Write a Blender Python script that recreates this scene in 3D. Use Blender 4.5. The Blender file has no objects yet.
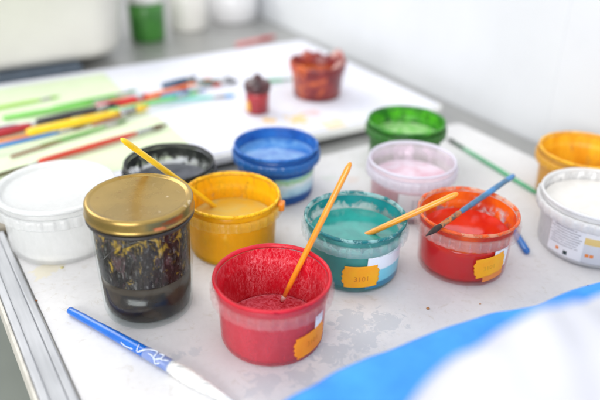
import bpy, bmesh, math, random
from mathutils import Vector, Matrix, noise
random.seed(7)
PI = math.pi
S = bpy.context.scene
C = S.collection

# ------------------------------------------------------------------ camera
FPX, PITCH, ROLL, CAMH = 690.0, math.radians(28.54), math.radians(1.32), 0.3983
cd = bpy.data.cameras.new('camera'); cam = bpy.data.objects.new('camera', cd); C.objects.link(cam)
cd.sensor_width = 36; cd.lens = FPX / 600 * 36; cd.clip_start = .01; cd.clip_end = 60
cam.matrix_world = Matrix.Translation((0, 0, CAMH)) @ Matrix.Rotation(PI/2 - PITCH, 4, 'X') @ Matrix.Rotation(ROLL, 4, 'Z')
cd.dof.use_dof = True; cd.dof.focus_distance = .635; cd.dof.aperture_fstop = 2.45; cd.dof.aperture_blades = 0
S.camera = cam

def at(x, y, z=0.0):
    """point of the place at height z (metres above the worktop) measured off the photograph (600x400)"""
    c, s = math.cos(ROLL), math.sin(ROLL); dx, dy = x-300, y-200
    u = (c*dx + s*dy)/FPX; v = (-s*dx + c*dy)/FPX
    d = Vector((u, math.cos(PITCH) - v*math.sin(PITCH), -math.sin(PITCH) - v*math.cos(PITCH)))
    return d*((z-CAMH)/d.z) + Vector((0, 0, CAMH))

E1 = Vector((.848, .53, 0)); E2 = Vector((-.53, .848, 0))          # worktop axes
def W(a, b, z=0.0): return E1*a + E2*b + Vector((0, 0, z))
TROT = math.atan2(.53, .848)

# ------------------------------------------------------------------ helpers
def lin(r, g, b):
    f = lambda c: (c/255/12.92) if c/255 <= .04045 else ((c/255+.055)/1.055)**2.4
    return (f(r), f(g), f(b), 1)

def obj(name, bm, mat, parent=None, smooth=True, loc=None):
    me = bpy.data.meshes.new(name); bmesh.ops.recalc_face_normals(bm, faces=bm.faces[:]) if NORM[0] else None
    bm.to_mesh(me); bm.free()
    if smooth:
        for p in me.polygons: p.use_smooth = True
    o = bpy.data.objects.new(name, me); C.objects.link(o)
    if mat: me.materials.append(mat)
    if parent: o.parent = parent
    if loc is not None: o.location = loc
    return o
NORM = [True]

def thing(name, label, cat, loc=(0, 0, 0), rz=0, group=None):
    o = bpy.data.objects.new(name, None); C.objects.link(o); o.empty_display_size = .01
    o.location = loc; o.rotation_euler = (0, 0, rz)
    return tag(o, label, cat, group)
def tag(o, label, cat, group=None):
    o['label'] = label; o['category'] = cat
    if group: o['group'] = group
    return o
def struct(o): o['kind'] = 'structure'; return o

def lathe(prof, seg=96, rfun=None, close=False):
    bm = bmesh.new(); rings = []
    for r, z in prof:
        if r < 1e-6: rings.append([bm.verts.new((0, 0, z))]); continue
        ring = []
        for i in range(seg):
            a = 2*PI*i/seg
            rr, zz = (r, z) if rfun is None else rfun(r, z, a)
            ring.append(bm.verts.new((rr*math.cos(a), rr*math.sin(a), zz)))
        rings.append(ring)
    n = len(rings)
    for k in range(n if close else n-1):
        A, B = rings[k], rings[(k+1) % n]
        for i in range(seg):
            j = (i+1) % seg
            if len(A) == 1 and len(B) == 1: continue
            if len(A) == 1: bm.faces.new((A[0], B[i], B[j]))
            elif len(B) == 1: bm.faces.new((A[i], A[j], B[0]))
            else: bm.faces.new((A[i], A[j], B[j], B[i]))
    return bm

def rbox(x0, x1, y0, y1, z0, z1, bev=.002, seg=3, bm=None):
    b2 = bmesh.new(); bmesh.ops.create_cube(b2, size=1)
    for v in b2.verts: v.co = Vector(((x0+x1)/2+v.co.x*(x1-x0), (y0+y1)/2+v.co.y*(y1-y0), (z0+z1)/2+v.co.z*(z1-z0)))
    if bev: bmesh.ops.bevel(b2, geom=b2.edges[:], offset=bev, segments=seg, profile=.6, affect='EDGES')
    if bm is None: return b2
    me = bpy.data.meshes.new('t'); b2.to_mesh(me); b2.free(); bm.from_mesh(me); bpy.data.meshes.remove(me)
    return bm

def roundrect(w, d, r, z0, z1, bev=.002, seg=10):
    """flat slab with rounded corners, centred, with softened top edge"""
    bm = bmesh.new()
    def ring(off, z):
        vs = []
        for cx, cy, a0 in ((1, 1, 0), (-1, 1, 90), (-1, -1, 180), (1, -1, 270)):
            for k in range(seg+1):
                a = math.radians(a0 + 90*k/seg); rr = max(r-off, .0005)
                vs.append(bm.verts.new((cx*(w/2-r)+rr*math.cos(a), cy*(d/2-r)+rr*math.sin(a), z)))
        return vs
    R = [ring(bev, z0), ring(0, z0+bev), ring(0, z1-bev), ring(bev*.3, z1-bev*.3), ring(bev, z1)]
    for A, B in zip(R, R[1:]):
        for i in range(len(A)):
            j = (i+1) % len(A); bm.faces.new((A[i], A[j], B[j], B[i]))
    bm.faces.new(R[-1]); bm.faces.new(R[0][::-1])
    return bm

def tube(pts, radii, seg=16, bm=None, cap=True):
    bm = bm or bmesh.new(); pts = [Vector(p) for p in pts]; rings = []
    if not hasattr(radii, '__len__'): radii = [radii]*len(pts)
    up = Vector((0, 0, 1))
    for i, p in enumerate(pts):
        d = (pts[min(i+1, len(pts)-1)]-pts[max(i-1, 0)]).normalized()
        x = d.cross(up)
        if x.length < 1e-4: x = d.cross(Vector((0, 1, 0)))
        x.normalize(); y = x.cross(d).normalized()
        rings.append([bm.verts.new(p + (x*math.cos(2*PI*k/seg)+y*math.sin(2*PI*k/seg))*radii[i]) for k in range(seg)])
    for A, B in zip(rings, rings[1:]):
        for k in range(seg):
            j = (k+1) % seg; bm.faces.new((A[k], A[j], B[j], B[k]))
    if cap: bm.faces.new(rings[0][::-1]); bm.faces.new(rings[-1])
    return bm

def along(a, b, prof):
    """points/radii for a straight stick from a to b; prof = [(t, r)...] with t in 0..1"""
    a, b = Vector(a), Vector(b)
    return [a.lerp(b, t) for t, r in prof], [r for t, r in prof]

# ------------------------------------------------------------------ materials
def mat(name):
    m = bpy.data.materials.new(name); m.use_nodes = True; nt = m.node_tree; nt.nodes.clear()
    out = nt.nodes.new('ShaderNodeOutputMaterial'); return m, nt, out
class N:
    def __init__(s, nt): s.nt = nt; s.tc = None
    def n(s, t, **k):
        x = s.nt.nodes.new(t)
        for a, b in k.items():
            if a.startswith('i_'):
                key = a[2:].replace('_', ' ')
                x.inputs[key].default_value = b
            else: setattr(x, a, b)
        return x
    def l(s, a, b): s.nt.links.new(a, b)
    def co(s, scale=(1, 1, 1), loc=(0, 0, 0), kind='Object', rz=0):
        tc = s.n('ShaderNodeTexCoord'); mp = s.n('ShaderNodeMapping')
        mp.inputs['Scale'].default_value = scale; mp.inputs['Location'].default_value = loc; mp.inputs['Rotation'].default_value = (0, 0, rz)
        s.l(tc.outputs[kind], mp.inputs[0]); return mp.outputs[0]
    def noise(s, scale, detail=4, rough=.55, vec=None, dist=0):
        x = s.n('ShaderNodeTexNoise'); x.inputs['Scale'].default_value = scale; x.inputs['Detail'].default_value = detail
        x.inputs['Roughness'].default_value = rough; x.inputs['Distortion'].default_value = dist
        s.l(vec if vec is not None else s.co(), x.inputs['Vector']); return x.outputs['Fac']
    def ramp(s, fac, stops, interp='LINEAR'):
        x = s.n('ShaderNodeValToRGB'); x.color_ramp.interpolation = interp
        cr = x.color_ramp
        while len(cr.elements) < len(stops): cr.elements.new(.5)
        for e, (p, c) in zip(cr.elements, stops):
            e.position = p; e.color = c if hasattr(c, '__len__') else (c, c, c, 1)
        s.l(fac, x.inputs[0]); return x.outputs[0]
    def mix(s, fac, a, b, mode='MIX'):
        x = s.n('ShaderNodeMix', data_type='RGBA', blend_type=mode)
        for sock, v in ((x.inputs[0], fac), (x.inputs[6], a), (x.inputs[7], b)):
            if isinstance(v, bpy.types.NodeSocket): s.l(v, sock)
            else: sock.default_value = v
        return x.outputs[2]
    def math(s, op, a, b=0.0, c=None, clamp=False):
        x = s.n('ShaderNodeMath', operation=op, use_clamp=clamp)
        for i, v in enumerate((a, b, c)):
            if v is None: continue
            if isinstance(v, bpy.types.NodeSocket): s.l(v, x.inputs[i])
            else: x.inputs[i].default_value = v
        return x.outputs[0]
    def sep(s, vec):
        x = s.n('ShaderNodeSeparateXYZ'); s.l(vec, x.inputs[0]); return x.outputs
    def bump(s, h, strength=.3, dist=.001):
        x = s.n('ShaderNodeBump'); x.inputs['Strength'].default_value = strength; x.inputs['Distance'].default_value = dist
        s.l(h, x.inputs['Height']); return x.outputs[0]
    def pbr(s, color, rough=.5, metal=0, coat=0, sss=0, normal=None, spec=None, sssr=(.01, .01, .01), trans=0):
        x = s.n('ShaderNodeBsdfPrincipled')
        for k, v in (('Base Color', color), ('Roughness', rough), ('Metallic', metal), ('Coat Weight', coat), ('Subsurface Weight', sss), ('Transmission Weight', trans)):
            if isinstance(v, bpy.types.NodeSocket): s.l(v, x.inputs[k])
            else: x.inputs[k].default_value = v
        x.inputs['Coat Roughness'].default_value = .08
        if sss: x.inputs['Subsurface Radius'].default_value = (1, 1, 1); x.inputs['Subsurface Scale'].default_value = .004
        if spec is not None: x.inputs['Specular IOR Level'].default_value = spec
        if normal is not None: s.l(normal, x.inputs['Normal'])
        return x.outputs[0]
    def mixs(s, fac, a, b):
        x = s.n('ShaderNodeMixShader')
        if isinstance(fac, bpy.types.NodeSocket): s.l(fac, x.inputs[0])
        else: x.inputs[0].default_value = fac
        s.l(a, x.inputs[1]); s.l(b, x.inputs[2]); return x.outputs[0]
    def transp(s, col=(1, 1, 1, 1)):
        x = s.n('ShaderNodeBsdfTransparent'); x.inputs[0].default_value = col; return x.outputs[0]

def plain(name, col, rough=.45, metal=0, coat=0, var=.12, scale=60, bump=.1, col2=None, sss=0, stretch=(1, 1, 1), grime=None):
    m, nt, out = mat(name); k = N(nt)
    f = k.noise(scale, 5, vec=k.co(stretch)); dark = col2 or tuple(c*(1-var*2.2) for c in col[:3])+(1,)
    c = k.ramp(f, [(.3, dark), (.62, col)])
    if grime: c = k.mix(k.ramp(k.noise(grime[1], 6, .7, k.co((1, 1, 1), (3, 3, 3)), .8), [(.60, 0), (.66, grime[2])]), c, grime[0])
    r = k.ramp(k.noise(scale*.6, 3), [(.3, max(rough-.08, 0)), (.7, min(rough+.12, 1))])
    k.l(k.pbr(c, r, metal, coat, sss, k.bump(f, bump)), out.inputs[0]); return m

def plastic(name, tint, alpha, rough=.22, scuff=.1):
    """milky translucent polypropylene: partly see-through skin with a glossy surface"""
    m, nt, out = mat(name); k = N(nt)
    f = k.noise(90, 5, vec=k.co((1, 1, .5)))
    body = k.pbr(tint, k.ramp(f, [(.3, rough), (.7, rough+.18)]), 0, .1, 0, k.bump(f, .08), .35)
    tr = k.n('ShaderNodeBsdfTranslucent'); tr.inputs[0].default_value = tint
    body = k.mixs(.35, body, tr.outputs[0])
    a = k.ramp(f, [(.3, min(alpha+scuff, 1)), (.6, alpha)])
    k.l(k.mixs(a, k.transp((.97, .97, .97, 1)), body), out.inputs[0]); return m

def film(name, col, col2, lo, hi, scale=70, stretch=(1, 1, .35), zr=None, streak=None, spk=0, rough=.4, dist=.6):
    """dried and wet paint smeared over a wall: noise decides where paint sits; zr = (z0,z1) coverage grows from z0 to z1"""
    m, nt, out = mat(name); k = N(nt)
    vec = k.co(stretch); f = k.noise(scale*2.1, 8, .68, vec, dist); g = k.noise(scale*.8, 4, .5, k.co(stretch, (3, 1, 2)))
    if zr:
        z = k.sep(k.co())[2]
        t = k.math('MULTIPLY_ADD', z, 1/(zr[1]-zr[0]), -zr[0]/(zr[1]-zr[0]), True)
        f2 = k.math('ADD', f, k.math('MULTIPLY', k.math('SUBTRACT', t, .5), zr[2]))
    else: f2 = f
    a = k.ramp(f2, [(lo, 0), (hi, 1)])
    c = k.ramp(g, [(.36, col2), (.6, col)])
    if streak is not None:
        s_ = k.noise(480, 8, .85, k.co((1, 1, .40), (5, 5, 5)), 1.2)
        clump = k.ramp(k.noise(42, 4, .6, k.co((1, 1, .6), (7, 1, 3)), .6), [(.36, .12), (.60, 1)])
        c = k.mix(k.math('MULTIPLY', k.ramp(s_, [(.47, 0), (.60, min(spk*1.3, 1))]), clump), c, streak)
    k.l(k.mixs(a, k.transp(), k.pbr(c, rough, 0, .12, 0, k.bump(f, .7, .0014), .4)), out.inputs[0]); return m

def liquid(name, col, col2, rough=.08, zband=None, scale=45, coat=.6, bump=.15):
    m, nt, out = mat(name); k = N(nt)
    f = k.noise(scale, 5, .5, k.co((1, 1, 1)), 1.2)
    c = k.ramp(f, [(.35, col2), (.62, col)])
    if zband:
        z = k.sep(k.co())[2]; zz = k.math('ADD', z, k.math('MULTIPLY', k.math('SUBTRACT', f, .5), .002))
        t = k.math('MULTIPLY_ADD', zz, 1/.0018, -zband[0]/.0018, True)
        c = k.mix(t, zband[1], c)
    k.l(k.pbr(c, rough, 0, coat, .15, k.bump(f, bump, .0006)), out.inputs[0]); return m

# worktop paper / plastic board with dirt and wet patches at their own places
def board_mat(name, base, base2, spots=(), rough=.45):
    m, nt, out = mat(name); k = N(nt)
    wc = k.co(kind='Object'); n1 = k.noise(14, 6, .6, wc); n2 = k.noise(160, 5, .6, wc)
    c = k.mix(k.ramp(n1, [(.3, 1), (.68, 0)]), base, base2)
    c = k.mix(k.ramp(n2, [(.3, .22), (.55, 0)]), c, tuple(x*.86 for x in base2[:3])+(1,))
    sc = k.noise(45, 8, .72, k.co((1, 1, 1), (9, 2, 0)), 2.5)
    c = k.mix(k.ramp(sc, [(.56, 0), (.68, .6)]), c, lin(196, 190, 180))
    rg = k.ramp(n1, [(.3, rough), (.7, rough+.15)])
    for (x, y, r, col, strength, ns) in spots:
        d = k.n('ShaderNodeVectorMath', operation='DISTANCE'); k.l(wc, d.inputs[0]); d.inputs[1].default_value = (x, y, 0)
        sc3 = k.n('ShaderNodeVectorMath', operation='MULTIPLY'); k.l(wc, sc3.inputs[0]); sc3.inputs[1].default_value = (1, 1, 0)
        k.l(sc3.outputs[0], d.inputs[0])
        nz = k.noise(ns, 5, .6, wc, .8)
        v = k.math('ADD', k.math('DIVIDE', d.outputs['Value'], r), k.math('MULTIPLY', k.math('SUBTRACT', nz, .5), 3.4))
        c = k.mix(k.ramp(v, [(.66, strength), (.94, 0)]), c, col)
    k.l(k.pbr(c, rg, 0, 0, 0, k.bump(k.math('ADD', n1, k.math('MULTIPLY', n2, .25)), .25, .0015)), out.inputs[0]); return m

def P2(x, y, z=0): p = at(x, y, z); return p.x, p.y
wet = lin(196, 199, 203)
spots = [(*P2(352, 322), .020, wet, .95, 90), (*P2(385, 322), .017, wet, .9, 120), (*P2(330, 352), .02, wet, .9, 100), (*P2(362, 340), .018, wet, .9, 130),
         (*P2(262, 384), .016, wet, .75, 90), (*P2(176, 357), .008, wet, .8, 120), (*P2(196, 352), .006, wet, .7, 150), (*P2(300, 376), .014, wet, .8, 110),
         (*P2(46, 270), .016, lin(222, 214, 188), .7, 80), (*P2(330, 178), .012, lin(196, 206, 196), .5, 100),
         (*P2(300, 182), .012, lin(205, 200, 190), .5, 80), (*P2(352, 180), .010, lin(215, 195, 185), .5, 90), (*P2(436, 300), .012, lin(206, 205, 205), .4, 90)]
M = {}
M['board'] = board_mat('white board sheet', lin(224, 223, 223), lin(213, 212, 213), spots)
up_spots = [(*P2(300, 117, .02), .022, lin(240, 205, 120), .8, 70), (*P2(335, 122, .02), .025, lin(242, 214, 150), .6, 60), (*P2(270, 118, .02), .014, lin(232, 190, 100), .8, 70),
            (*P2(312, 110, .02), .014, lin(226, 150, 130), .4, 70)]
M['board2'] = board_mat('bright white paper', lin(228, 229, 239), lin(220, 222, 233), up_spots, .5)
M['steel'] = plain('brushed steel', lin(172, 174, 178), .45, .6, var=.05, scale=20, bump=.02, stretch=(20, 1, 1))
M['steel_table'] = plain('matt grey steel', lin(172, 172, 170), .4, .55, var=.06, scale=20, bump=.04, stretch=(9, 1, 1))
M['taupe'] = plain('taupe rubber', lin(140, 132, 116), .6)
M['beige'] = plain('beige edge', lin(214, 210, 200), .5)
M['wall'] = plain('white wall paint', lin(216, 219, 223), .6, var=.02, scale=8, bump=.03)
M['floor'] = plain('green grey floor', lin(140, 146, 138), .6, var=.08, scale=3)
M['green_paper'] = plain('pale green paper', lin(214, 227, 192), .6, var=.03, scale=40, bump=.15)
M['white_pl'] = plain('white plastic', lin(238, 238, 236), .3, 0, .3, var=.03)
M['cream_pl'] = plain('cream plastic', lin(242, 240, 232), .35, 0, .2, var=.03, scale=10)

# ------------------------------------------------------------------ setting
fl = struct(obj('floor', rbox(-3, 3, -2, 6, -.87, -.85, 0), M['floor'], smooth=False))
# wall along the right side of the worktop
bm = rbox(.79, .87, -.8, 5, -.85, 1.8, .004)
rbox(.7894, .7915, .60, .6015, .0, 1.8, .0002, 1, bm)
wl = obj('wall', bm, M['wall'], smooth=False); wl.rotation_euler.z = TROT; struct(wl)

tb = thing('steel_table', 'long grey steel worktop under the white boards, running back along the wall', 'table', (0, 0, 0), TROT)
obj('tabletop', rbox(.046, .785, -.12, 3.2, -.034, -.004, .002), M['steel_table'], tb, False)
bm = bmesh.new()
for x, y in ((.09, -.05), (.74, -.05), (.09, 3.1), (.74, 3.1)):
    b = bmesh.new(); 
    obj('leg', rbox(x-.02, x+.02, y-.02, y+.02, -.85, -.0345, .002), M['steel_table'], tb, False)
bm.free()

tr = thing('work_board', 'wide white board with a double steel rail at its left edge, under the pots', 'board', (0, 0, 0), TROT)
o = obj('board', roundrect(.666, .82, .012, -.0035, 0, .0012), M['board'], tr, False)
o.location = (.401+.0005, .305, 0)
# bake rotation into coordinates so that stains sit where they do on the sheet
rail = bmesh.new()
rbox(.0405, .0475, -.12, .716, -.026, .0030, .0012, 3, rail)
rbox(.0475, .0600, -.12, .716, -.012, -.0002, .0006, 2, rail)
rbox(.0600, .0665, -.12, .716, -.012, .0026, .0012, 3, rail)
obj('rail', rail, M['steel'], tr, False)
obj('edge_strip', rbox(.0375, .0403, -.12, .716, -.030, -.001, .0008), M['beige'], tr, False)
obj('corner_cap', rbox(.041, .076, .7175, .734, -.012, .0055, .0025), M['taupe'], tr, False)

t2 = thing('paper_board', 'bright white paper covered board at the back, holding brushes and the dark red pot', 'board', W(.4025, .9655, 0), TROT)
for x_, y_ in ((-.3, -.18), (.3, -.18), (-.3, .18), (.3, .18)): obj('foot', rbox(x_-.012, x_+.012, y_-.012, y_+.012, -.0038, .0028, .001), M['taupe'], t2, False)
obj('board', roundrect(.665, .43, .014, .003, .014, .002), M['white_pl'], t2, False)
pb = roundrect(.652, .417, .01, .0143, .0158, .0005)
o2 = obj('paper', pb, M['board2'], t2, False)

# world-space coordinates for the stained sheets: move rotation into the mesh
def bake(o):
    bpy.context.view_layer.update()
    mw = o.matrix_world.copy(); o.data.transform(mw); o.parent = o.parent
    par = o.parent; o.matrix_parent_inverse = par.matrix_world.inverted() if par else Matrix()
    o.matrix_basis = Matrix()
bake(o); bake(o2)

# ------------------------------------------------------------------ pots
BODY = [(0, .0012), (.030, .0010), (.0415, 0), (.0438, .0014), (.0450, .0045), (.0468, .045), (.0472, .0478), (.0484, .0490), (.0487, .0500)]
INNER = [(.0476, .0600), (.0472, .0500), (.0455, .0455), (.0437, .006), (.0415, .0028), (0, .0024)]
def body_R(z, s=1): return s*(.0450 + (.0468-.0450)*(z-.0045)/.0405) if z > .0045 else .045*s
def inner_R(z):
    pts = sorted([(b, a) for a, b in INNER if a > 0])
    if z <= pts[0][0]: return pts[0][1]
    for (z0, r0), (z1, r1) in zip(pts, pts[1:]):
        if z <= z1: return r0+(r1-r0)*(z-z0)/(z1-z0)
    return pts[-1][1]

def patch(parent, name, m, ang, z, w, h, s=1.0, tilt=0, off=.0005, scallop=0, nx=28, ny=26, torn=0, rfun=None):
    """a sticker or label bent round the pot wall; ang in degrees, w,h in metres; scalloped ends like a price tag"""
    bm = bmesh.new(); rows = []; ct, st = math.cos(tilt), math.sin(tilt); rr = rfun or (lambda zz: body_R(zz, s))
    rnd = random.Random(int(ang*10)+int(z*1e5))
    for j in range(ny+1):
        t = -1 + 2*j/ny; half = w/2
        if scallop: half = w/2 - scallop*(1.9 if abs(t) > .62 else .9*abs(math.sin((t/.62)*PI*1.5)))
        l = half*(1-torn*rnd.random()); r_ = half*(1-torn*rnd.random()); row = []
        for i in range(nx+1):
            u = -l + (l+r_)*i/nx; v = t*h/2
            uu, vv = u*ct - v*st, u*st + v*ct; zz = z + vv; R = rr(zz)+off; a = math.radians(ang) + uu/R
            row.append((R, a, zz))
        rows.append(row)
    def mk(d): return [[bm.verts.new(((R+d)*math.cos(a), (R+d)*math.sin(a), zz)) for R, a, zz in row] for row in rows]
    A, B = mk(0), mk(.00018)
    for G, flip in ((A, 1), (B, 0)):
        for j in range(ny):
            for i in range(nx):
                q = (G[j][i], G[j][i+1], G[j+1][i+1], G[j+1][i]); bm.faces.new(q[::-1] if flip else q)
    per = [(0, i) for i in range(nx)] + [(j, nx) for j in range(ny)] + [(ny, i) for i in range(nx, 0, -1)] + [(j, 0) for j in range(ny, 0, -1)]
    for k in range(len(per)):
        (a, b), (c, d) = per[k], per[(k+1) % len(per)]; bm.faces.new((A[a][b], A[c][d], B[c][d], B[a][b]))
    return obj(name, bm, m, parent)

def lettering(parent, name, text, m, ang, z, size, s=1.0, tilt=0, off=.0008, rfun=None):
    cu = bpy.data.curves.new('t', 'FONT'); cu.body = text; cu.size = size; cu.align_x = 'CENTER'; cu.align_y = 'CENTER'
    to = bpy.data.objects.new('t', cu); C.objects.link(to); bpy.context.view_layer.update()
    me = bpy.data.meshes.new_from_object(to.evaluated_get(bpy.context.evaluated_depsgraph_get()))
    bpy.data.objects.remove(to); ct, st = math.cos(tilt), math.sin(tilt); rr = rfun or (lambda zz: body_R(zz, s))
    for v in me.vertices:
        u, w_ = v.co.x, v.co.y; uu, vv = u*ct-w_*st, u*st+w_*ct; zz = z+vv; R = rr(zz)+off; a = math.radians(ang)+uu/R
        v.co = (R*math.cos(a), R*math.sin(a), zz)
    me.materials.append(m); o = bpy.data.objects.new(name, me); C.objects.link(o); o.parent = parent; return o

def paint_pot(label, cat, loc, body_m, rim_m, collar_m, paint_m=None, level=.03, film_m=None, s=1.0, sz=1.0, rot=0,
              film_lo=.003, film_hi=.0600, rim_film=None, group='round plastic paint pots', full_film=False, ripple=.0004, seed=0):
    t = thing('paint_pot', label, cat, loc, rot, group)
    rnd = random.Random(seed)
    sc = lambda pr: [(r*s, z*sz) for r, z in pr]
    # body: outer wall, up to under the rim, down the inside
    obj('body', lathe(sc(BODY + [(.0487, .0595), (.0480, .0600)] + INNER), 112), body_m, t)
    rimp = [(.0480, .0600), (.0488, .0598), (.0500, .0604), (.0505, .0616), (.0503, .0629), (.0496, .0636), (.0487, .0634), (.0481, .0624), (.0477, .0608)]
    rf = None
    if ripple:
        rf = lambda r, z, a: (r + ripple*.35*noise.noise(Vector((math.cos(a)*4, math.sin(a)*4, seed))), z + ripple*noise.noise(Vector((math.cos(a)*3+9, math.sin(a)*3, seed))))
    obj('rim', lathe(sc(rimp), 112, rf, True), rim_m, t)
    # locking collar: thin outer skirt with small ribs
    def ribs(r, z, a):
        k = (a*32/(2*PI)) % 1
        return (r + (.0007*s if k < .35 and r > .0505*s else 0), z)
    cp = [(.0486, .0553), (.0514, .0556), (.0524, .0550), (.0524, .0458), (.0518, .0450), (.0512, .0456), (.0512, .0540), (.0486, .0544)]
    for nd in collar_m.node_tree.nodes:
        if nd.type == 'BSDF_PRINCIPLED': nd.inputs['Coat Weight'].default_value = .8
    cb = lathe(sc(cp), 288, ribs, True)
    for i in range(32):                                             # fins between collar and wall
        fb = rbox(.0487*s, .0511*s, -.00045, .00045, .0470*sz, .0546*sz, 0); fb.transform(Matrix.Rotation(2*PI*(i+.3)/32, 4, 'Z'))
        me = bpy.data.meshes.new('t'); fb.to_mesh(me); fb.free(); cb.from_mesh(me); bpy.data.meshes.remove(me)
    obj('collar', cb, collar_m, t)
    if paint_m:
        L = level
        pr = [(0, .0032)] + [(inner_R(z)-.0009, z) for z in [.0034+(L-.0034)*k/8 for k in range(9)]]
        r0 = inner_R(L)-.0009
        pr[1] = (.040, .0032)
        pr += [(r0-.0006, L-.0004), (r0-.002, L-.0008)] + [(r0*q, L-.0009) for q in (.85, .7, .55, .4, .25, .1)] + [(0, L-.0009)]
        wob = lambda r, z, a: (r, z + (.00035*noise.noise(Vector((r*60*math.cos(a), r*60*math.sin(a), seed+4))) if z > L-.001 and r < r0*s*.97 else 0))
        obj('paint', lathe(sc(pr), 96, wob), paint_m, t)
    if film_m:
        lo = film_lo if full_film else level-.0012
        zs = [lo+(film_hi-lo)*k/24 for k in range(25)]
        obj('paint_smear', lathe(sc([(inner_R(z)-.0004, z) for z in zs]), 96), film_m, t)
    if rim_film:
        rp = [(r+(.0003 if r > .049 else -.0003), z+.0002) for r, z in rimp[2:]]
        rp = [(.0490, .0594)] + rp
        obj('rim_smear', lathe(sc(rp), 112, rf), rim_film, t)
    return t

clear = lambda n, tint=lin(236, 238, 240), a=.35: plastic(n, tint, a)
tag_or = plain('orange price tag', lin(255, 152, 8), .5, var=.03, col2=lin(252, 136, 6), scale=90)
tag_ye = plain('yellow orange price tag', lin(255, 180, 8), .5, var=.03, col2=lin(254, 164, 6), scale=90)
tag_dk = plain('dark orange tag', lin(240, 140, 60), .5, var=.03)
ink = plain('faded ink', lin(220, 128, 24), .6)
ink2 = plain('grey ink', lin(120, 122, 130), .6)
white_label = plain('white label paper', lin(236, 238, 242), .35, 0, .3, var=.02)

# red, nearest
RED = paint_pot('open pot smeared all over inside with crimson red paint, nearest of the pots', 'paint pot', (-.022, .482, 0),
    plastic('red pot plastic', lin(236, 104, 118), .40), plastic('red rim plastic', lin(216, 40, 66), .85), plastic('red collar', lin(246, 188, 190), .13, .12, .06),
    liquid('red paint', lin(230, 110, 126), lin(196, 10, 36), .3, scale=240, bump=.8), .012,
    film('red smear', lin(214, 8, 40), lin(190, 3, 30), .10, .2, 60, (1, 1, .3), streak=lin(246, 150, 160), spk=.6, rough=.3), seed=1, full_film=True,
    rim_film=film('red rim smear', lin(208, 16, 44), lin(190, 8, 34), .30, .42, 60, (1, 1, 1)))
patch(RED, 'label', white_label, -30, .031, .012, .022, off=.0003)
rs_ = patch(RED, 'price_sticker', tag_or, -41, .0185, .039, .023, tilt=.10, scallop=.0017)
# teal
TEAL = paint_pot('open pot three quarters full of watery teal paint, with an orange price tag', 'paint pot', (.055, .589, 0),
    plastic('teal pot plastic', lin(120, 206, 196), .22), plastic('teal rim plastic', lin(176, 222, 222), .55), plastic('teal collar', lin(214, 232, 236), .18, .12, .06),
    liquid('teal paint', lin(50, 160, 150), lin(38, 140, 134), .10, (.0115, lin(24, 118, 146)), scale=30), .0455,
    film('teal smear', lin(22, 138, 140), lin(10, 104, 114), .42, .50, 50, (1, 1, .8), zr=(.045, .060, .36)), seed=2,
    rim_film=film('teal rim smear', lin(18, 122, 124), lin(10, 100, 108), .47, .53, 40, (1, 1, 1)))
m, nt, out = mat('teal pot label'); k = N(nt); z = k.sep(k.co())[2]
cc = k.ramp(k.math('MULTIPLY', z, 20), [(.0, lin(30, 120, 150)), (.22, lin(30, 120, 150)), (.26, lin(110, 196, 214)), (.50, lin(120, 204, 220)), (.54, lin(232, 238, 244)), (1, lin(240, 240, 244))])
k.l(k.pbr(cc, .3, 0, .3), out.inputs[0])
patch(TEAL, 'label', m, -43, .0235, .056, .037, off=.0003)
ts_ = patch(TEAL, 'price_sticker', tag_ye, -84, .0205, .038, .0245, scallop=.0014, tilt=.02)
lettering(ts_, 'price_lettering', '3101', ink, -83, .0180, .0078, tilt=.02)
# orange red
ORG = paint_pot('open pot of glossy orange red paint with a blue brush across its rim', 'paint pot', (.169, .604, 0),
    plastic('clear pot plastic', lin(236, 90, 84), .10), plastic('peach rim plastic', lin(250, 190, 150), .5), plastic('clear collar', lin(246, 222, 218), .16, .12, .06),
    liquid('orange red paint', lin(230, 48, 20), lin(206, 30, 14), .05, (.0330, lin(206, 16, 30)), scale=25), .0405,
    film('orange smear', lin(240, 112, 20), lin(196, 48, 14), .34, .44, 50, (1, 1, .7), zr=(.040, .060, .16)), seed=3,
    rim_film=film('orange rim smear', lin(238, 104, 24), lin(214, 74, 20), .48, .54, 40, (1, 1, 1)))
patch(ORG, 'label', white_label, -52, .030, .020, .022, off=.0003)
os_ = patch(ORG, 'price_sticker', tag_ye, -67, .0250, .037, .0225, tilt=.16, scallop=.0012, torn=.05, off=.0008)
patch(ORG, 'price_sticker', tag_dk, -60, .0145, .026, .014, tilt=.12, torn=.1, off=.0003)
lettering(os_, 'price_lettering', '3101', plain('very faint ink', lin(236, 160, 24), .6), -69, .0235, .0070, tilt=.16, off=.0011)
lettering(rs_, 'price_lettering', '3101', plain('very faint red ink', lin(232, 120, 14), .6), -40, .0185, .0070, tilt=.10)
# yellow
YEL = paint_pot('open yellow pot with cloudy water inside and an orange lug on its rim', 'paint pot', (-.071, .628, 0),
    plastic('yellow pot plastic', lin(255, 210, 20), .45), plastic('yellow rim plastic', lin(255, 208, 30), .85), plastic('yellow collar', lin(255, 216, 80), .3, .12),
    liquid('cloudy yellow water', lin(226, 184, 60), lin(206, 188, 112), .12, scale=24), .034,
    film('yellow smear', lin(255, 198, 16), lin(255, 186, 10), .30, .44, 60, (1, 1, .4), streak=lin(120, 100, 40), spk=.3), seed=4, full_film=True,
    rim_film=film('yellow rim smear', lin(255, 200, 18), lin(255, 186, 12), .42, .5, 50, (1, 1, 1)))
bm = rbox(.0490, .0560, -.0045, .0045, .0485, .0585, .0022)
lug = obj('lug', bm, plain('orange lug', lin(244, 140, 26), .35, 0, .3), YEL); lug.rotation_euler.z = math.radians(-8)
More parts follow.
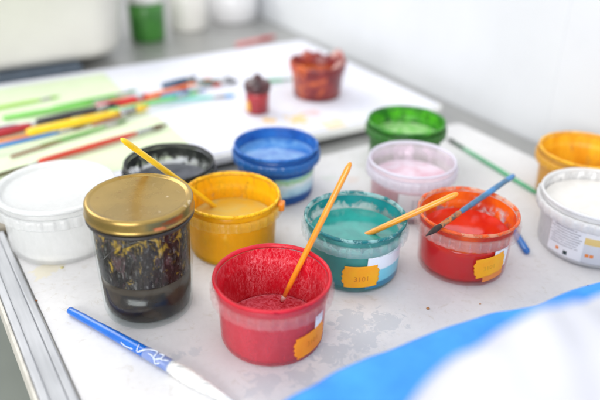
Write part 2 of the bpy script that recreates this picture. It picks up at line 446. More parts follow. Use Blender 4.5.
# an inner fill of yellow paint on the outside wall bottom
# blue
m, nt, out = mat('blue pot label'); k = N(nt); co = k.co(); z = k.sep(co)[2]
f = k.noise(60, 4, .6, co)
cc = k.ramp(k.math('ADD', k.math('MULTIPLY', z, 20), k.math('MULTIPLY', k.math('SUBTRACT', f, .5), .35)), [(.20, lin(40, 120, 190)), (.36, lin(170, 215, 236)), (.55, lin(220, 236, 242)), (.66, lin(150, 200, 150)), (.8, lin(120, 180, 214))])
k.l(k.pbr(cc, .3, 0, .3), out.inputs[0])
BLU = paint_pot('open blue pot full to near the brim with blue paint, its pale reflection put into the colour as streaks', 'paint pot', (-.030, .757, 0),
    plastic('blue pot plastic', lin(40, 104, 190), .9), plastic('blue rim plastic', lin(46, 120, 200), .9), plastic('blue collar', lin(50, 124, 204), .85),
    liquid('blue paint', lin(110, 164, 216), lin(44, 112, 192), .10, scale=32), .0500,  # paler tone paints a whitish reflection into the liquid's colour
    film('blue smear', lin(38, 110, 190), lin(24, 80, 164), .30, .4, 60, (1, 1, .5)), seed=5,
    rim_film=film('blue rim smear', lin(40, 116, 200), lin(22, 82, 172), .40, .5, 50, (1, 1, 1)))
patch(BLU, 'label', m, -52, .0245, .062, .025, off=.0003)
# black
BLK = paint_pot('open pot with black smeared rim and dark grey water, behind the gold lidded jar', 'paint pot', (-.148, .700, 0),
    plastic('smoky pot plastic', lin(190, 200, 186), .25), plastic('dark rim plastic', lin(60, 62, 64), .85), plastic('dark collar', lin(80, 80, 84), .7),
    liquid('grey water', lin(130, 132, 140), lin(84, 86, 94), .06, scale=20), .040,
    film('black smear', lin(26, 28, 26), lin(44, 48, 44), .46, .50, 60, (1, 1, .7), zr=(.038, .060, .2)), seed=6,
    rim_film=film('black rim smear', lin(24, 25, 26), lin(40, 42, 42), .34, .42, 60, (1, 1, 1)))
# green
GRN = paint_pot('open pot with bright green paint smeared round its inside, behind the lilac pot', 'paint pot', (.137, .843, 0),
    plastic('green pot plastic', lin(60, 130, 50), .7), plastic('green rim plastic', lin(50, 120, 40), .85), plastic('green collar', lin(70, 140, 60), .75),
    liquid('pale green water', lin(196, 226, 176), lin(110, 190, 80), .12, scale=50), .042,
    film('green smear', lin(80, 176, 30), lin(30, 110, 24), .36, .46, 80, (1, 1, .5)), seed=7,
    rim_film=film('green rim smear', lin(34, 110, 30), lin(70, 160, 40), .40, .46, 60, (1, 1, 1)))
# pink / clear
PNK = paint_pot('clear lilac tinted pot with some dark pink paint in the bottom', 'paint pot', (.129, .724, 0),
    plastic('lilac pot plastic', lin(242, 230, 236), .36), plastic('pale rim plastic', lin(238, 236, 246), .8), plastic('pale collar', lin(236, 234, 244), .5),
    liquid('dark pink paint', lin(230, 216, 226), lin(222, 200, 214), .12, (.0375, lin(196, 30, 60)), scale=30), .0400,
    film('pink smear', lin(232, 214, 228), lin(240, 230, 238), .50, .66, 30, (1, 1, .5)), seed=8)
pl_ = patch(PNK, 'label', white_label, -88, .0235, .042, .030, off=.0003)
for i, zz in enumerate((.033, .029, .025, .021)):
    lettering(pl_, 'label_lettering', '|||  ||| || |||', ink2, -86, zz-.002, .0035)
# white, right edge
m, nt, out = mat('grey white pot label with gold band'); k = N(nt); z = k.sep(k.co())[2]
cc = k.ramp(k.math('MULTIPLY', z, 20), [(.0, lin(206, 208, 216)), (.56, lin(212, 214, 220)), (.58, lin(226, 196, 120)), (.72, lin(230, 202, 130)), (.74, lin(236, 236, 236)), (1, lin(238, 238, 238))], 'LINEAR')
k.l(k.pbr(cc, .3, 0, .3), out.inputs[0])
WHT = paint_pot('wide pot of white paint with a printed label and gold band, at the right edge', 'paint pot', (.318, .648, 0),
    plastic('white pot plastic', lin(236, 236, 236), .9), plastic('white rim plastic', lin(242, 242, 242), .95), plastic('white collar', lin(240, 240, 240), .9),
    liquid('off white paint', lin(232, 228, 222), lin(222, 218, 212), .25, scale=30), .0510,
    film('white smear', lin(240, 240, 240), lin(226, 224, 222), .4, .55, 60), s=1.2, seed=9)
wb_ = patch(WHT, 'label', m, -82, .0245, .080, .037, s=1.2, off=.0003)
wl_ = patch(WHT, 'label', white_label, -140, .0245, .040, .037, s=1.2, off=.0004)
rnd = random.Random(3)
for i in range(8):
    tx = ''.join(rnd.choice('nmeruaoils ') for _ in range(26))
    lettering(wl_, 'label_lettering', tx, ink2, -141, .0400-.0030*i, .0029, s=1.2)
lettering(wl_, 'label_emblem', '\u25A0', plain('dark ink', lin(40, 60, 62), .5), -137, .0105, .006, s=1.2)
lettering(wl_, 'label_emblem', '\u25A0', tag_dk, -147, .0125, .005, s=1.2)
lettering(wb_, 'label_emblem', '\u25A0\u25A0', tag_dk, -112, .0155, .005, s=1.2)
# yellow ochre behind it
OCH = paint_pot('open pot streaked with ochre yellow paint, behind the wide white pot', 'paint pot', (.342, .762, 0),
    plastic('amber pot plastic', lin(240, 196, 100), .6), plastic('amber rim plastic', lin(244, 186, 50), .85), plastic('amber collar', lin(244, 194, 70), .7),
    liquid('ochre paint', lin(226, 160, 40), lin(206, 140, 30), .2, scale=50), .020,
    film('ochre smear', lin(250, 196, 46), lin(232, 160, 24), .26, .4, 80, (1, 1, .3), streak=lin(190, 120, 20), spk=.5), full_film=True, s=1.06, sz=1.0, seed=10,
    rim_film=film('ochre rim smear', lin(246, 188, 40), lin(228, 160, 26), .40, .46, 60, (1, 1, 1)))
# big white tub, left
TUB = paint_pot('large closed translucent white tub beside the gold lidded jar, at the left edge', 'tub', (-.253, .632, 0),
    plastic('milky tub plastic', lin(246, 247, 247), .45), plastic('white tub rim', lin(246, 247, 247), .7), plastic('white tub collar', lin(246, 247, 247), .4),
    liquid('white tub paint', lin(240, 240, 238), lin(234, 234, 232), .3, scale=20), .012, None, s=1.2, sz=1.03, seed=11)
obj('lid', lathe([(0, .0620), (.050, .0620), (.0535, .0622), (.0545, .0648), (.0560, .0662), (.0600, .0664), (.0612, .0658), (.0614, .0640), (.0608, .0637), (.0575, .0648), (.0560, .0640), (.0550, .0610), (0, .0608)], 96),
    plastic('milky lid', lin(246, 247, 247), .6), TUB)

# ------------------------------------------------------------------ gold lidded jar
JAR = thing('glass_jar', 'glass jar with a gold metal lid, half full of dark grey brown liquid', 'jar', (-.1388, .5215, 0)); JAR.scale = (.985, .985, 1.085)
m, nt, out = mat('jar glass'); k = N(nt)
g = k.n('ShaderNodeBsdfGlossy'); g.inputs['Roughness'].default_value = .02
fr = k.n('ShaderNodeFresnel'); fr.inputs[0].default_value = 1.5
geo = k.n('ShaderNodeNewGeometry'); ff = k.math('MULTIPLY', fr.outputs[0], k.math('SUBTRACT', .45, k.math('MULTIPLY', geo.outputs['Backfacing'], .45)))
k.l(k.mixs(ff, k.transp((.93, .95, .95, 1)), g.outputs[0]), out.inputs[0]); glass = m
jo = [(0, .0016), (.030, .0012), (.0375, 0), (.0402, .0022), (.0414, .0065), (.0419, .012), (.0432, .045), (.0442, .072), (.0444, .080), (.0448, .0845), (.0455, .0870), (.0462, .0890), (.0455, .0905), (.0435, .0915), (.0435, .1000)]
ji = [(.0415, .1000), (.0422, .0900), (.0426, .080), (.0424, .072), (.0414, .045), (.0401, .012), (.0390, .0070), (.0365, .0045), (0, .0040)]
obj('glass_body', lathe(jo+ji, 128), glass, JAR)
m, nt, out = mat('dark jar liquid'); k = N(nt)
f = k.noise(22, 5, .6, k.co((1, 1, 1), (3, 7, 1)), 1.0); z = k.sep(k.co())[2]
cc = k.ramp(f, [(.36, lin(10, 12, 22)), (.46, lin(40, 32, 26)), (.66, lin(72, 56, 42))])  # darkest blue tone puts a dark reflection into the liquid's colour
cc = k.mix(k.math('MULTIPLY_ADD', k.math('ADD', z, k.math('MULTIPLY', k.math('SUBTRACT', f, .5), .004)), 1/.002, -.0335/.002, True), cc, lin(70, 58, 46))
k.l(k.pbr(cc, .2, 0, 0), out.inputs[0])
obj('liquid', lathe([(0, .0046), (.036, .0050), (.0384, .0075), (.0397, .0125), (.0409, .0410), (.0402, .0404), (.038, .0402), (0, .0402)], 96), m, JAR)
m, nt, out = mat('black and purple jar smears'); k = N(nt)
vec = k.co((1, 1, .35)); f = k.noise(150, 8, .72, vec, .8); g2 = k.noise(85, 6, .62, k.co((1, 1, .5), (5, 2, 8)), 1.2); sp = k.noise(520, 7, .8, k.co((1, 1, .28), (1, 1, 4)), .5)
cc = k.ramp(g2, [(.34, lin(12, 9, 8)), (.45, lin(44, 30, 26)), (.55, lin(18, 14, 12)), (.74, lin(110, 78, 80))])
cc = k.mix(k.ramp(sp, [(.56, 0), (.66, .8)]), cc, lin(196, 192, 188))
y1 = k.math('ADD', k.noise(95, 7, .72, k.co((1, 1, .8), (2, 9, 3)), 1.0), k.math('MULTIPLY', k.math('SUBTRACT', k.sep(k.co())[2], .066), 2.6))
cc = k.mix(k.ramp(y1, [(.565, 0), (.62, .85)]), cc, lin(206, 164, 50))
a = k.ramp(f, [(.36, .25), (.5, .95)])
k.l(k.mixs(a, k.transp(), k.pbr(cc, .35, 0, .2)), out.inputs[0])
obj('paint_smear', lathe([(.0410, .0414), (.0414, .05), (.0418, .06), (.0421, .070), (.0423, .0795), (.0420, .086), (.0412, .095)], 96), m, JAR)
obj('sealing_ring', lathe([(.0437, .0908), (.0452, .0900), (.0468, .0903), (.0474, .0914), (.0470, .0928), (.0437, .0932)], 96, None, True), plain('dark seal', lin(50, 46, 44), .35), JAR)
m, nt, out = mat('gold lid metal'); k = N(nt)
f = k.noise(14, 5, .6); f2 = k.noise(140, 4, .6)
cc = k.ramp(f, [(.3, lin(156, 130, 72)), (.7, lin(182, 152, 88))])
cc = k.mix(k.ramp(f2, [(.65, 0), (.72, .7)]), cc, lin(140, 92, 54))
cc = k.mix(k.ramp(k.noise(60, 4, .6, k.co((1, 1, 1), (4, 4, 4))), [(.66, 0), (.70, .8)]), cc, lin(232, 212, 178))
k.l(k.pbr(cc, k.ramp(f, [(.3, .24), (.7, .38)]), .85, .1, 0, k.bump(f2, .06)), out.inputs[0]); gold = m
obj('lid', lathe([(0, .1048), (.0400, .1048), (.0416, .1051), (.0426, .1059), (.0440, .1062), (.0455, .1060), (.0466, .1050), (.0471, .1036), (.0472, .1015), (.0471, .0976), (.0474, .0968),
                  (.0480, .0960), (.0477, .0950), (.0467, .0947), (.0462, .0955), (.0462, .1020), (.0450, .1036), (0, .1036)], 128), gold, JAR)
rp = [(math.radians(-52+6*i), .0005+.0004*random.random()) for i in range(4)]
patch(JAR, 'paint_mark', plain('red paint mark', lin(196, 84, 50), .5, col2=lin(180, 130, 80), scale=300), -58, .0975, .014, .0035, rfun=lambda zz: .0472, torn=.6, off=.0002)

# ------------------------------------------------------------------ brushes
def brush_thing(label, loc_pts, r, m, group=None, ferrule=None, bristle=None, name='paintbrush', cat='paintbrush', prof=None):
    """straight brush: loc_pts = (end, tip); handle as first part"""
    a, b = Vector(loc_pts[0]), Vector(loc_pts[1])
    t = thing(name, label, cat, b, 0, group)
    A, B = a-b, Vector((0, 0, 0))
    h1 = 1.0 if ferrule is None else ferrule[0]
    prof = prof or [(0, r*.35), (.012, r*.75), (.04, r), (.5, r*1.06), (.9, r*.95), (1, r*.72)]
    p, q = along(A, A.lerp(B, h1), prof); obj('handle', tube(p, q, 20), m, t)
    if ferrule:
        f1, fm, fr = ferrule[1], ferrule[2], ferrule[3]
        p, q = along(A.lerp(B, h1-.006), A.lerp(B, f1), [(0, r*.8), (.05, r*.95), (.5, r*.9), (1, fr)]); obj('ferrule', tube(p, q, 16), fm, t)
        if bristle:
            p, q = along(A.lerp(B, f1-.004), B, [(0, fr*.9), (.35, fr*1.15), (.75, fr*.7), (1, fr*.12)]); obj('bristles', tube(p, q, 16), bristle, t)
    return t

def through(p1, p2, px_end):
    """extend the 3D line p1-p2 until it is closest to the measured end"""
    d = (p2-p1).normalized(); best = None
    A = at(*px_end, 0.3) - Vector((0, 0, CAMH)); A.normalize(); O = Vector((0, 0, CAMH))
    # closest point between the two lines
    w0 = p1-O; b = d.dot(A); den = 1-b*b; tt = (b*A.dot(w0)-d.dot(w0))/den
    return p1 + d*tt

or_wood = plain('orange lacquered wood', lin(244, 156, 36), .3, 0, .4, var=.07, scale=120, grime=(lin(186, 104, 50), 150, .7))
ye_wood = plain('yellow lacquered wood', lin(252, 208, 24), .3, 0, .4, var=.05, grime=(lin(200, 150, 40), 150, .6))
bl_wood = plain('blue lacquered wood', lin(34, 116, 196), .28, 0, .4, var=.12, col2=lin(20, 84, 160))
bl_dirty = plain('blue handle smeared with dark paint', lin(50, 130, 190), .35, 0, .3, col2=lin(60, 84, 84), scale=45)
gn_wood = plain('green lacquered wood', lin(70, 176, 120), .3, 0, .4, var=.1)
dark_fer = plain('dirty dark ferrule', lin(70, 66, 70), .35, .6, var=.2)
steel_fer = plain('steel ferrule', lin(190, 190, 192), .25, .9, var=.1)
dark_br = plain('dark bristles', lin(52, 38, 34), .6, var=.3, scale=200, bump=.5)
orange_gob = plain('orange paint blob', lin(244, 120, 20), .2, 0, .6, col2=lin(250, 190, 90), scale=120)

p1 = at(281, 303, .0145); p2 = at(307, 250.6, .0655)
e = through(p1, p2, (352, 163))
t = brush_thing('orange handled brush standing in the crimson red pot', (e, p1), .0026, or_wood, ferrule=(.955, .985, plain('pale ferrule', lin(230, 200, 190), .3), .0018), bristle=plain('red bristles', lin(190, 20, 40), .5))
p1 = at(221, 211, .0225); p2 = at(192, 190, .0660)
e = through(p1, p2, (121, 139)); d = (p1-e).normalized()
brush_thing('yellow handled brush leaning in the yellow pot, slanting over the gold lid', (e, p1+d*.006), .0028, ye_wood)
p1 = at(370, 233, .0450); p2 = at(406, 216.8, .0665)
e = through(p1, p2, (458, 193)); d = (p1-e).normalized()
brush_thing('orange handled brush dipped in the teal pot, its end over the orange red pot', (e, p1+d*.02), .0029, or_wood)
q1 = at(436, 229, .0665); q2 = at(494, 189, .0665)
a = through(q1, q2, (514, 175)); b = through(q1, q2, (426, 236))
brush_thing('blue handled brush with dark tip, lying across the rim of the orange red pot', (a, b), .0030, bl_dirty, ferrule=(.66, .86, plain('paint caked ferrule', lin(96, 92, 84), .4, .3, col2=lin(238, 140, 50), scale=170, bump=.6), .0026), bristle=dark_br)
# dabs of orange on its ferrule
a3 = at(527.5, 252.5, .0036); a2 = at(505, 216, .0036)
brush_thing('blue brush lying on the board, its end showing right of the orange red pot', (a3, a3+(a2-a3).normalized()*.075), .0036, bl_wood)
brush_thing('green handled brush on the board behind the pots, dark tip towards the green pot', (at(537, 193, .003), at(447, 138, .003)), .0026, gn_wood, ferrule=(.80, .90, plain('dark green ferrule', lin(40, 90, 60), .3, .4), .0026), bristle=plain('black green bristles', lin(36, 56, 44), .5))
# small dark brush peeping out between teal and orange pots
g0 = at(412, 226, .003)
# front blue brush
a, b, c = at(69, 310, .0042), at(172, 367, .0052), at(236, 405, .003)
FB = thing('paintbrush', 'thick blue brush with white scribbles and white bristles, in front of the jar', 'paintbrush', a)
blue_shiny = plain('shiny blue lacquer', lin(12, 104, 200), .22, 0, .5, var=.05, col2=lin(8, 86, 178), scale=40)
p, q = along((0, 0, 0), b-a, [(0, .0022), (.008, .0034), (.03, .0037), (.3, .0040), (.8, .0052), (1, .0054)]); obj('handle', tube(p, q, 28), blue_shiny, FB)
L0 = (b-a); dirn = L0.normalized(); side = dirn.cross(Vector((0, 0, 1))).normalized(); upv = side.cross(dirn).normalized()
m, nt, out = mat('white bristles in clear sleeve'); k = N(nt)
f = k.noise(500, 4, .6, k.co((.12, 1.4, 1), rz=.6)); 
k.l(k.pbr(k.ramp(f, [(.35, lin(176, 180, 180)), (.5, lin(238, 238, 234))]), .3, 0, .4, 0, k.bump(f, .6)), out.inputs[0])
p, q = along(b-a-dirn*.001, c-a, [(0, .0056), (.08, .0060), (.25, .0066), (.5, .0058), (.8, .0036), (1, .0020)]); 
q2_ = q; bm = tube(p, q, 28)
obj('bristles', bm, m, FB)
p, q = along(b-a-dirn*.030, b-a+dirn*.002, [(0, .0053), (1, .0057)])
obj('sleeve', tube(p, q, 28, cap=False), plastic('clear sleeve', lin(236, 242, 250), .28), FB)
wink = plain('white ink', lin(226, 234, 246), .4)
def on_handle(s, ang, lift=.0001):      # s metres before the ferrule
    rr = .0054 - max(0, s-.026)*.014 + lift + (.0006 if s < .031 else 0)
    return (b-a) - dirn*s + (upv*math.cos(ang)+side*math.sin(ang))*rr
sq = bmesh.new()
for base, amp, n_, x0, x1 in ((.3, .6, 1.2, .008, .030), (1.0, .4, .8, .006, .024), (.5, .7, .6, .027, .040), (1.2, .2, .5, .038, .058), (.1, .4, .9, .002, .016)):
    pts = []
    for i in range(40):
        u = i/39; pts.append(on_handle(x0+(x1-x0)*u + .003*math.sin(u*n_*2*PI+base), base+amp*math.sin(u*n_*2*PI)))
    tube(pts, [.00035+.00025*math.sin(i*.5)**2 for i in range(40)], 6, sq)
obj('scribble', sq, wink, FB)

# brushes, pencils on the back board
GS = thing('green_paper', 'sheets of pale green paper spread under the scattered brushes at the left', 'paper', (0, 0, 0), TROT)
Zp = .0160
def sheet(a0, a1, b0, b1, z, rot, seed):
    bm = bmesh.new(); nx, ny = 40, 30; g = []
    for i in range(nx+1):
        r_ = []
        for j in range(ny+1):
            x = a0+(a1-a0)*i/nx; y = b0+(b1-b0)*j/ny
            zz = z + .0012*max(0, noise.noise(Vector((x*9, y*9, seed)))) + .003*max(0, (i/nx-.9))*5*max(0, noise.noise(Vector((y*12, seed, 1))))
            r_.append(Vector((x, y, zz)))
        g.append(r_)
    for d in (0, .0002):
        V = [[bm.verts.new(p+Vector((0, 0, d))) for p in r_] for r_ in g]
        for i in range(nx):
            for j in range(ny): bm.faces.new((V[i][j], V[i+1][j], V[i+1][j+1], V[i][j+1]))
    return bm
obj('sheet', sheet(-.02, .325, .772, .925, Zp, 0, 1), M['green_paper'], GS)
obj('sheet', sheet(-.02, .315, .930, 1.150, Zp+.0006, 0, 5), M['green_paper'], GS)

def lying(label, pa, pb, r, col, tipcol=None, ferr=None, grp='brushes scattered on the pale green paper', col2=None, zadd=0, name='paintbrush', cat='paintbrush'):
    r *= .82; z = .0180 + r + zadd
    m = plain(name+' colour', lin(*col), .32, 0, .3, var=.08, col2=lin(*col2) if col2 else None, scale=30)
    return brush_thing(label, (at(*pa, z), at(*pb, z)), r, m, grp,
        ferrule=(.74, .87, ferr or steel_fer, r*.85), bristle=plain('bristles colour', lin(*(tipcol or (60, 50, 40))), .6), name=name, cat=cat)
B = [
 ('red brush lying alone on the green paper, nearest the round tub', (38, 162), (168, 124), .0046, (206, 60, 36), (90, 60, 40)),
 ('thin dark olive brush running off the left edge behind the tub', (-30, 184), (48, 160), .0030, (90, 84, 50), (60, 60, 40)),
 ('thin bright blue brush under the thick yellow one, at the left edge', (-20, 151), (86, 126), .0034, (50, 130, 196), (90, 70, 60)),
 ('thick yellow brush on the green paper', (26, 133), (150, 106), .0072, (250, 208, 20), (230, 190, 60)),
 ('red brush with white ferrule at the left edge, left of the thick yellow one', (-25, 139), (50, 121), .0068, (176, 30, 44), (230, 220, 220)),
 ('mid green brush behind the dark one', (2, 118), (125, 98), .0042, (120, 200, 90), (90, 160, 70)),
 ('near black brush between the green and yellow ones', (36, 122), (118, 104), .0056, (52, 54, 60), (40, 40, 44)),
 ('thick bright red brush at the middle of the heap', (96, 108), (150, 95), .0068, (214, 36, 36), (200, 60, 50)),
 ('brown red brush with dark tip just right of the yellow one', (92, 125), (132, 112), .0030, (150, 70, 50), (70, 50, 40)),
 ('light green brush pointing right past the thick red one', (108, 112), (200, 92), .0044, (120, 204, 120), (110, 190, 110)),
 ('orange brush on white paper, right of the thick red one', (146, 98), (212, 79), .0052, (236, 110, 50), (240, 120, 40)),
 ('dark green brush with black tip at the right end of the heap', (168, 84), (238, 81), .0050, (50, 90, 70), (34, 40, 44)),
 ('pale turquoise brush lying on white paper below the orange one', (150, 102), (236, 95), .0036, (130, 214, 200), (60, 160, 220)),
 ('navy brush at the back of the heap', (162, 86), (196, 77), .0056, (44, 84, 120), (40, 70, 110)),
 ('slim white handled brush crossing over the red end of the left bundle', (0, 126), (74, 119), .0036, (232, 232, 226), (200, 60, 60)),
 ('slim crimson brush between the near black and the thick yellow one', (44, 128), (112, 109), .0028, (170, 30, 40), (80, 40, 40)),
 ('thin teal brush next to the thick bright red one', (120, 101), (176, 90), .0030, (40, 140, 140), (30, 90, 90)),
 ('thin brown brush lowest in the bundle, under the blue one', (10, 157), (92, 130), .0022, (140, 90, 60), (80, 60, 50)),
 ('slim white and red brush near the orange one', (150, 92), (222, 84), .0032, (236, 236, 232), (220, 60, 50)),
 ('thin leaf green brush above the near black one', (52, 108), (138, 90), .0032, (110, 190, 80), (70, 140, 60)),
 ('thin dark violet brush at the left edge over the green paper', (-10, 130), (40, 121), .0030, (70, 50, 90), (60, 40, 70)),
 ('thin scarlet brush among the tips right of the thick yellow one', (118, 106), (190, 88), .0030, (220, 50, 36), (150, 40, 30)),
 ('thin sky blue brush in the middle of the white paper side of the heap', (158, 96), (206, 90), .0028, (70, 170, 220), (60, 130, 190)),
 ('thin olive brush above the thick yellow one', (60, 124), (130, 102), .0026, (130, 140, 50), (80, 80, 40)),
 ('thin grass green brush running under the blue one', (40, 146), (128, 120), .0026, (90, 170, 70), (60, 120, 50)),
 ('slim orange brush with pale tip at the left edge', (-8, 143), (60, 129), .0028, (236, 130, 50), (240, 220, 180)),
 ('slim black brush reaching onto the white paper by the dark green one', (176, 90), (232, 77), .0026, (40, 40, 44), (30, 30, 30)),
 ('slim lime green brush across the back of the green paper', (-15, 110), (60, 96), .0030, (160, 210, 80), (140, 190, 80)),
 ('slim green brush pointing at the dark red pot', (262, 81), (292, 79), .0034, (90, 180, 130), (80, 160, 120)),
]
# gentle stacking so that crossing brushes rest on one another
for i, bb in enumerate(B):
    lying(bb[0], bb[1], bb[2], bb[3], bb[4], bb[5], zadd=.0055 if i in (2, 6, 8, 9, 13) else 0)
    
# ------------------------------------------------------------------ things at the back
DR = thing('paint_pot', 'pot caked with dark red and orange paint on the white paper, its rim ragged', 'paint pot', at(317, 102, .0158)+Vector((0, .034, 0)), 0, 'round plastic paint pots'); DR.scale = (1.1, 1.1, .93)
m, nt, out = mat('dark red caked paint'); k = N(nt)
f = k.noise(45, 6, .6, k.co(), .8); x = k.sep(k.co())[0]
cc = k.ramp(k.math('ADD', f, k.math('MULTIPLY', x, -3.0)), [(.38, lin(112, 30, 34)), (.54, lin(146, 50, 46)), (.64, lin(206, 100, 40)), (.74, lin(180, 70, 46))])
k.l(k.pbr(cc, .35, 0, .2, 0, k.bump(f, .8, .002)), out.inputs[0]); drm = m
obj('body', lathe([(0, .001), (.030, 0), (.034, .002), (.0372, .040), (.0392, .044), (.0395, .054), (.0380, .056), (.0365, .053), (.0350, .040), (.032, .012), (0, .011)], 96), drm, DR)
def rag(r, z, a):
    n_ = noise.noise(Vector((math.cos(a)*3.2, math.sin(a)*3.2, 2.3)))
    return r + .0018*noise.noise(Vector((math.cos(a)*7, math.sin(a)*7, 5))), z + (.006*n_ + .004*noise.noise(Vector((math.cos(a)*8, math.sin(a)*8, 7))) if z > .054 else 0)
obj('rim', lathe([(.0396, .0500), (.0406, .0520), (.0410, .0560), (.0402, .0600), (.0388, .0605), (.0380, .0570), (.0384, .0520)], 120, rag, True), drm, DR)
crust_m = plain('pale and red crust', lin(220, 190, 182), .5, var=.2, col2=lin(168, 50, 40), scale=70)
for a0, a1, hh in ((-60, -20, .016), (15, 60, .018), (100, 130, .012)):
    wr = bmesh.new(); nn = 14; A_, B_ = [], []
    for i in range(nn):
        a = math.radians(a0+(a1-a0)*i/(nn-1)); h = .058+hh*abs(math.sin(PI*i/(nn-1)))**.6*(.7+.3*math.sin(i*2.1))
        for lst, rr in ((A_, .0392), (B_, .0380)):
            lst.append((wr.verts.new((rr*math.cos(a), rr*math.sin(a), .054)), wr.verts.new((rr*1.02*math.cos(a), rr*1.02*math.sin(a), h))))
    for i in range(nn-1):
        wr.faces.new((A_[i][0], A_[i+1][0], A_[i+1][1], A_[i][1])); wr.faces.new((B_[i][0], B_[i][1], B_[i+1][1], B_[i+1][0])); wr.faces.new((A_[i][1], A_[i+1][1], B_[i+1][1], B_[i][1]))
    for i in (0, nn-1): wr.faces.new((A_[i][0], A_[i][1], B_[i][1], B_[i][0]))
    obj('paint_crust', wr, crust_m, DR)
obj('paint', lathe([(0, .0135), (.0315, .0135), (.0345, .040), (.0335, .0425), (0, .0425)], 64), plain('orange wet paint', lin(236, 120, 30), .2, 0, .5, col2=lin(190, 60, 30), scale=50), DR)

SR = thing('paint_bottle', 'small dark red bottle with a black top beside the dark red pot', 'bottle', at(257, 115, .0158)+Vector((0, .014, 0)), 0); SR.scale = (1.1, 1.1, 1.1)
obj('bottle_body', lathe([(0, 0), (.0135, 0), (.0155, .002), (.0160, .026), (.0158, .030), (0, .030)], 64), plain('dark red bottle glass', lin(140, 26, 42), .25, 0, .5, col2=lin(176, 40, 44), scale=50), SR)
obj('cap', lathe([(0, .0302), (.0160, .0302), (.0180, .032), (.0182, .041), (.0160, .0435), (.008, .045), (.005, .052), (.002, .054), (0, .054)], 64), plain('black top', lin(80, 28, 34), .35, 0, .3, col2=lin(30, 26, 30), scale=60), SR)
patch(SR, 'paint_mark', plain('yellow mark', lin(240, 180, 40), .4), -140, .012, .010, .014, rfun=lambda zz: .0160, torn=.4, off=.0002)

# basin
def basin():
    def ring(bm, w, d, r, z, seg=12):
        vs = []
        for cx, cy, a0 in ((1, 1, 0), (-1, 1, 90), (-1, -1, 180), (1, -1, 270)):
            for kk in range(seg+1):
                a = math.radians(a0+90*kk/seg); vs.append(bm.verts.new((cx*(w/2-r)+r*math.cos(a), cy*(d/2-r)+r*math.sin(a), z)))
        return vs
    bm = bmesh.new(); w, d = .36, .34
    R = [ring(bm, w-.05, d-.05, .05, 0), ring(bm, w-.02, d-.02, .065, .006), ring(bm, w-.004, d-.004, .07, .022), ring(bm, w+.03, d+.03, .078, .17), ring(bm, w+.05, d+.05, .085, .172), ring(bm, w+.052, d+.052, .085, .18),
         ring(bm, w+.026, d+.026, .075, .18), ring(bm, w-.01, d-.01, .066, .024), ring(bm, w-.05, d-.05, .05, .010)]
    for A, B_ in zip(R, R[1:]):
        for i in range(len(A)):
            j = (i+1) % len(A); bm.faces.new((A[i], A[j], B_[j], B_[i]))
    bm.faces.new(R[0][::-1]); bm.faces.new(R[-1]); return bm
o = obj('basin', basin(), M['cream_pl']); o.location = W(.215, 1.405, .012); o.rotation_euler.z = TROT
tag(o, 'large cream white plastic basin standing on the steel worktop behind the boards', 'basin')
shade_slab = obj('mat', rbox(.05, .30, 1.225, 1.5, -.0037, .0118, .004), plain('dark blue grey basin shade', lin(84, 96, 110), .6), smooth=False); shade_slab.rotation_euler.z = TROT  # dark slab added in place of the shade under the basin
tag(shade_slab, 'dark blue grey slab standing in for the shade under the front of the cream basin', 'mat')
def back_jar(label, loc, r, h, colb, capcol, cap_at, name='paint_jar'):
    t = thing(name, label, 'jar', loc)
    obj('body', lathe([(0, 0), (r*.9, 0), (r, .004), (r*1.02, cap_at*.9), (r*.9, cap_at), (0, cap_at)], 64), colb, t)
    obj('cap', lathe([(0, cap_at+.0005), (r*.98, cap_at+.0005), (r*1.03, cap_at+.004), (r*1.03, h-.003), (r*.95, h), (0, h)], 64), capcol, t)
    return t
back_jar('green paint jar with a pale cap behind the cream basin', (-.327, 1.435, -.004), .036, .12, plain('green jar paint', lin(66, 136, 50), .35, 0, .2, col2=lin(40, 100, 36), scale=30), M['white_pl'], .078)
back_jar('white jar on the steel worktop, next to the green one', (-.255, 1.53, -.004), .041, .13, plain('off white jar', lin(232, 230, 224), .35, 0, .3, var=.05, scale=20), M['white_pl'], .09)
back_jar('squat pale jar farthest back, near the wall', (-.165, 1.62, -.004), .055, .10, plain('pale grey jar', lin(222, 222, 224), .4, 0, .2, var=.04, scale=20), M['white_pl'], .07)
m_ = plain('pinkish handle', lin(226, 150, 150), .4)
brush_thing('faded pink brush at the far end of the white paper', (at(236, 45, 0), at(276, 36, 0)), .005, m_, ferrule=(.6, .8, plain('reddish ferrule', lin(206, 90, 90), .4), .004), bristle=plain('pink bristles', lin(210, 120, 120), .5))

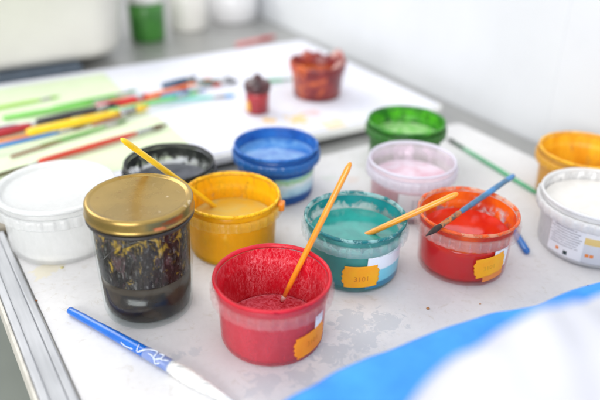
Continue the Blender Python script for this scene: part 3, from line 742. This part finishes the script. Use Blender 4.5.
# ------------------------------------------------------------------ cloths in the foreground
def heap(name, ridge, zt, zb, near, far, m, seed, amp, label, cat, nsub=14):
    """a folded cloth: its far edge follows the ridge line, it falls to zb beyond it and reaches back towards the viewer"""
    pts = []
    for (p, q) in zip(ridge, ridge[1:]):
        for i in range(nsub): pts.append((p, q, i/nsub))
    n = len(ridge); P = []
    def cr(i, t):
        g = lambda k_: ridge[max(0, min(n-1, k_))]
        p0, p1, p2, p3 = g(i-1), g(i), g(i+1), g(i+2)
        return .5*((2*p1)+(-p0+p2)*t+(2*p0-5*p1+4*p2-p3)*t*t+(-p0+3*p1-3*p2+p3)*t**3)
    for i in range(n-1):
        for j in range(nsub): P.append(cr(i, j/nsub))
    P.append(ridge[-1])
    bm = bmesh.new(); rows = []
    prof = [(-far, zb), (-far*1.02, zb+(zt-zb)*.25), (-far*.8, zb+(zt-zb)*.6), (-far*.4, zb+(zt-zb)*.9), (0, zt)] + [(near*t, zt*(1-.10*t)-.0*t) for t in [k_/22 for k_ in range(1, 23)]] + [(near*1.02, zt*.5), (near*1.02, zb)]
    for i, p in enumerate(P):
        row = []
        d = Vector((.62, -.78, 0))
        for (o_, z) in prof:
            q = Vector((p.x, p.y, 0)) + d*o_
            k_ = noise.noise(Vector((q.x*14, q.y*14, seed)))*amp + noise.noise(Vector((q.x*40, q.y*40, seed+3)))*amp*.3
            wgt = (z-zb)/(zt-zb)
            row.append(bm.verts.new((q.x, q.y, z + k_*wgt)))
        rows.append(row)
    for A, B_ in zip(rows, rows[1:]):
        for j in range(len(A)-1): bm.faces.new((A[j], B_[j], B_[j+1], A[j+1]))
        bm.faces.new((A[0], A[-1], B_[-1], B_[0]))
    bm.faces.new(rows[0]); bm.faces.new(rows[-1][::-1])
    o = obj(name, bm, m); return tag(o, label, cat)
bl_cloth = plain('bright blue cloth', lin(60, 156, 240), .6, 0, 0, scale=24, bump=.5, col2=lin(44, 136, 232))
wh_cloth = plain('white cloth', lin(206, 207, 216), .75, 0, 0, var=.02, scale=40, bump=.3)
ridge = [at(x, y, .075) for x, y in ((225, 445), (290, 402), (350, 368), (420, 338), (500, 312), (560, 298), (640, 268))]
heap('blue_cloth', ridge, .075, .0015, .12, .022, bl_cloth, 3, .005, 'bright blue cloth in the bottom right corner, under the white one', 'cloth')
ridge = [at(x, y, .19) for x, y in ((385, 475), (420, 412), (455, 378), (505, 348), (562, 317), (650, 270))]
heap('white_cloth', ridge, .19, .078, .10, .03, wh_cloth, 8, .018, 'out of focus white cloth heaped in the bottom right corner, on the blue one', 'cloth')

# crumbs
for (x, y, r, col, lab) in ((36, 301, .0012, (150, 96, 60), 'brown paint crumb on the board close to the left rail'), (428, 309, .0016, (184, 130, 84), 'largest tan paint crumb, on the board in front of the orange red pot'),
                      (480, 304, .0008, (200, 150, 110), 'tiny pale tan crumb right below the orange red pot'), (588, 286, .0011, (170, 120, 90), 'brown crumb on the board between the wide white pot and the blue cloth'), (62, 268, .0016, (196, 186, 130), 'pale olive paint crumb in front of the big tub')):
    bm = bmesh.new(); bmesh.ops.create_icosphere(bm, subdivisions=3, radius=r)
    for v in bm.verts: v.co *= 1+.5*noise.noise(v.co*900+Vector((x, y, 0))); v.co.z *= .45
    o = obj('paint_crumb', bm, plain('crumb', lin(*col), .7, bump=.4)); o.location = at(x, y, 0)+Vector((0, 0, r*.3)); tag(o, lab, 'paint crumb')

# ------------------------------------------------------------------ light
w = bpy.data.worlds.new('World'); S.world = w; w.use_nodes = True; nt = w.node_tree; nt.nodes.clear()
k = N(nt); out = nt.nodes.new('ShaderNodeOutputWorld'); bg = nt.nodes.new('ShaderNodeBackground')
tc = k.n('ShaderNodeTexCoord'); z = k.sep(tc.outputs['Generated'])[2]
k.l(k.ramp(z, [(0, (.80, .80, .80, 1)), (.5, (.90, .91, .94, 1)), (1, (.96, .98, 1, 1))]), bg.inputs[0]); bg.inputs[1].default_value = .74
k.l(bg.outputs[0], out.inputs[0])
def area(name, loc, target, sx, sy, power, col):
    ld = bpy.data.lights.new(name, 'AREA'); ld.shape = 'RECTANGLE'; ld.size = sx; ld.size_y = sy; ld.energy = power; ld.color = col
    o = bpy.data.objects.new(name, ld); C.objects.link(o); o.location = loc
    o.rotation_euler = (Vector(target)-Vector(loc)).to_track_quat('-Z', 'Y').to_euler(); return o
area('window_light', (-1.5, 1.7, 1.6), (0, .7, 0), 1.6, 1.2, 25, (1, .985, .96))
area('ceiling_light', (.1, .5, 2.2), (.05, .7, 0), 1.6, 1.6, 7, (.98, .99, 1))

area('front_fill_light', (-1.2, -3.2, 1.5), (0, .7, .03), 3.0, 2.0, 135, (1, .995, .98))  # added soft fill from the camera side, lifts the upright pot walls

S.view_settings.view_transform = 'Standard'; S.view_settings.look = 'None'; S.view_settings.gamma = 1
S.view_settings.exposure = .2
S.render.engine = 'CYCLES'; S.cycles.transparent_max_bounces = 24; S.cycles.max_bounces = 10; S.cycles.diffuse_bounces = 5
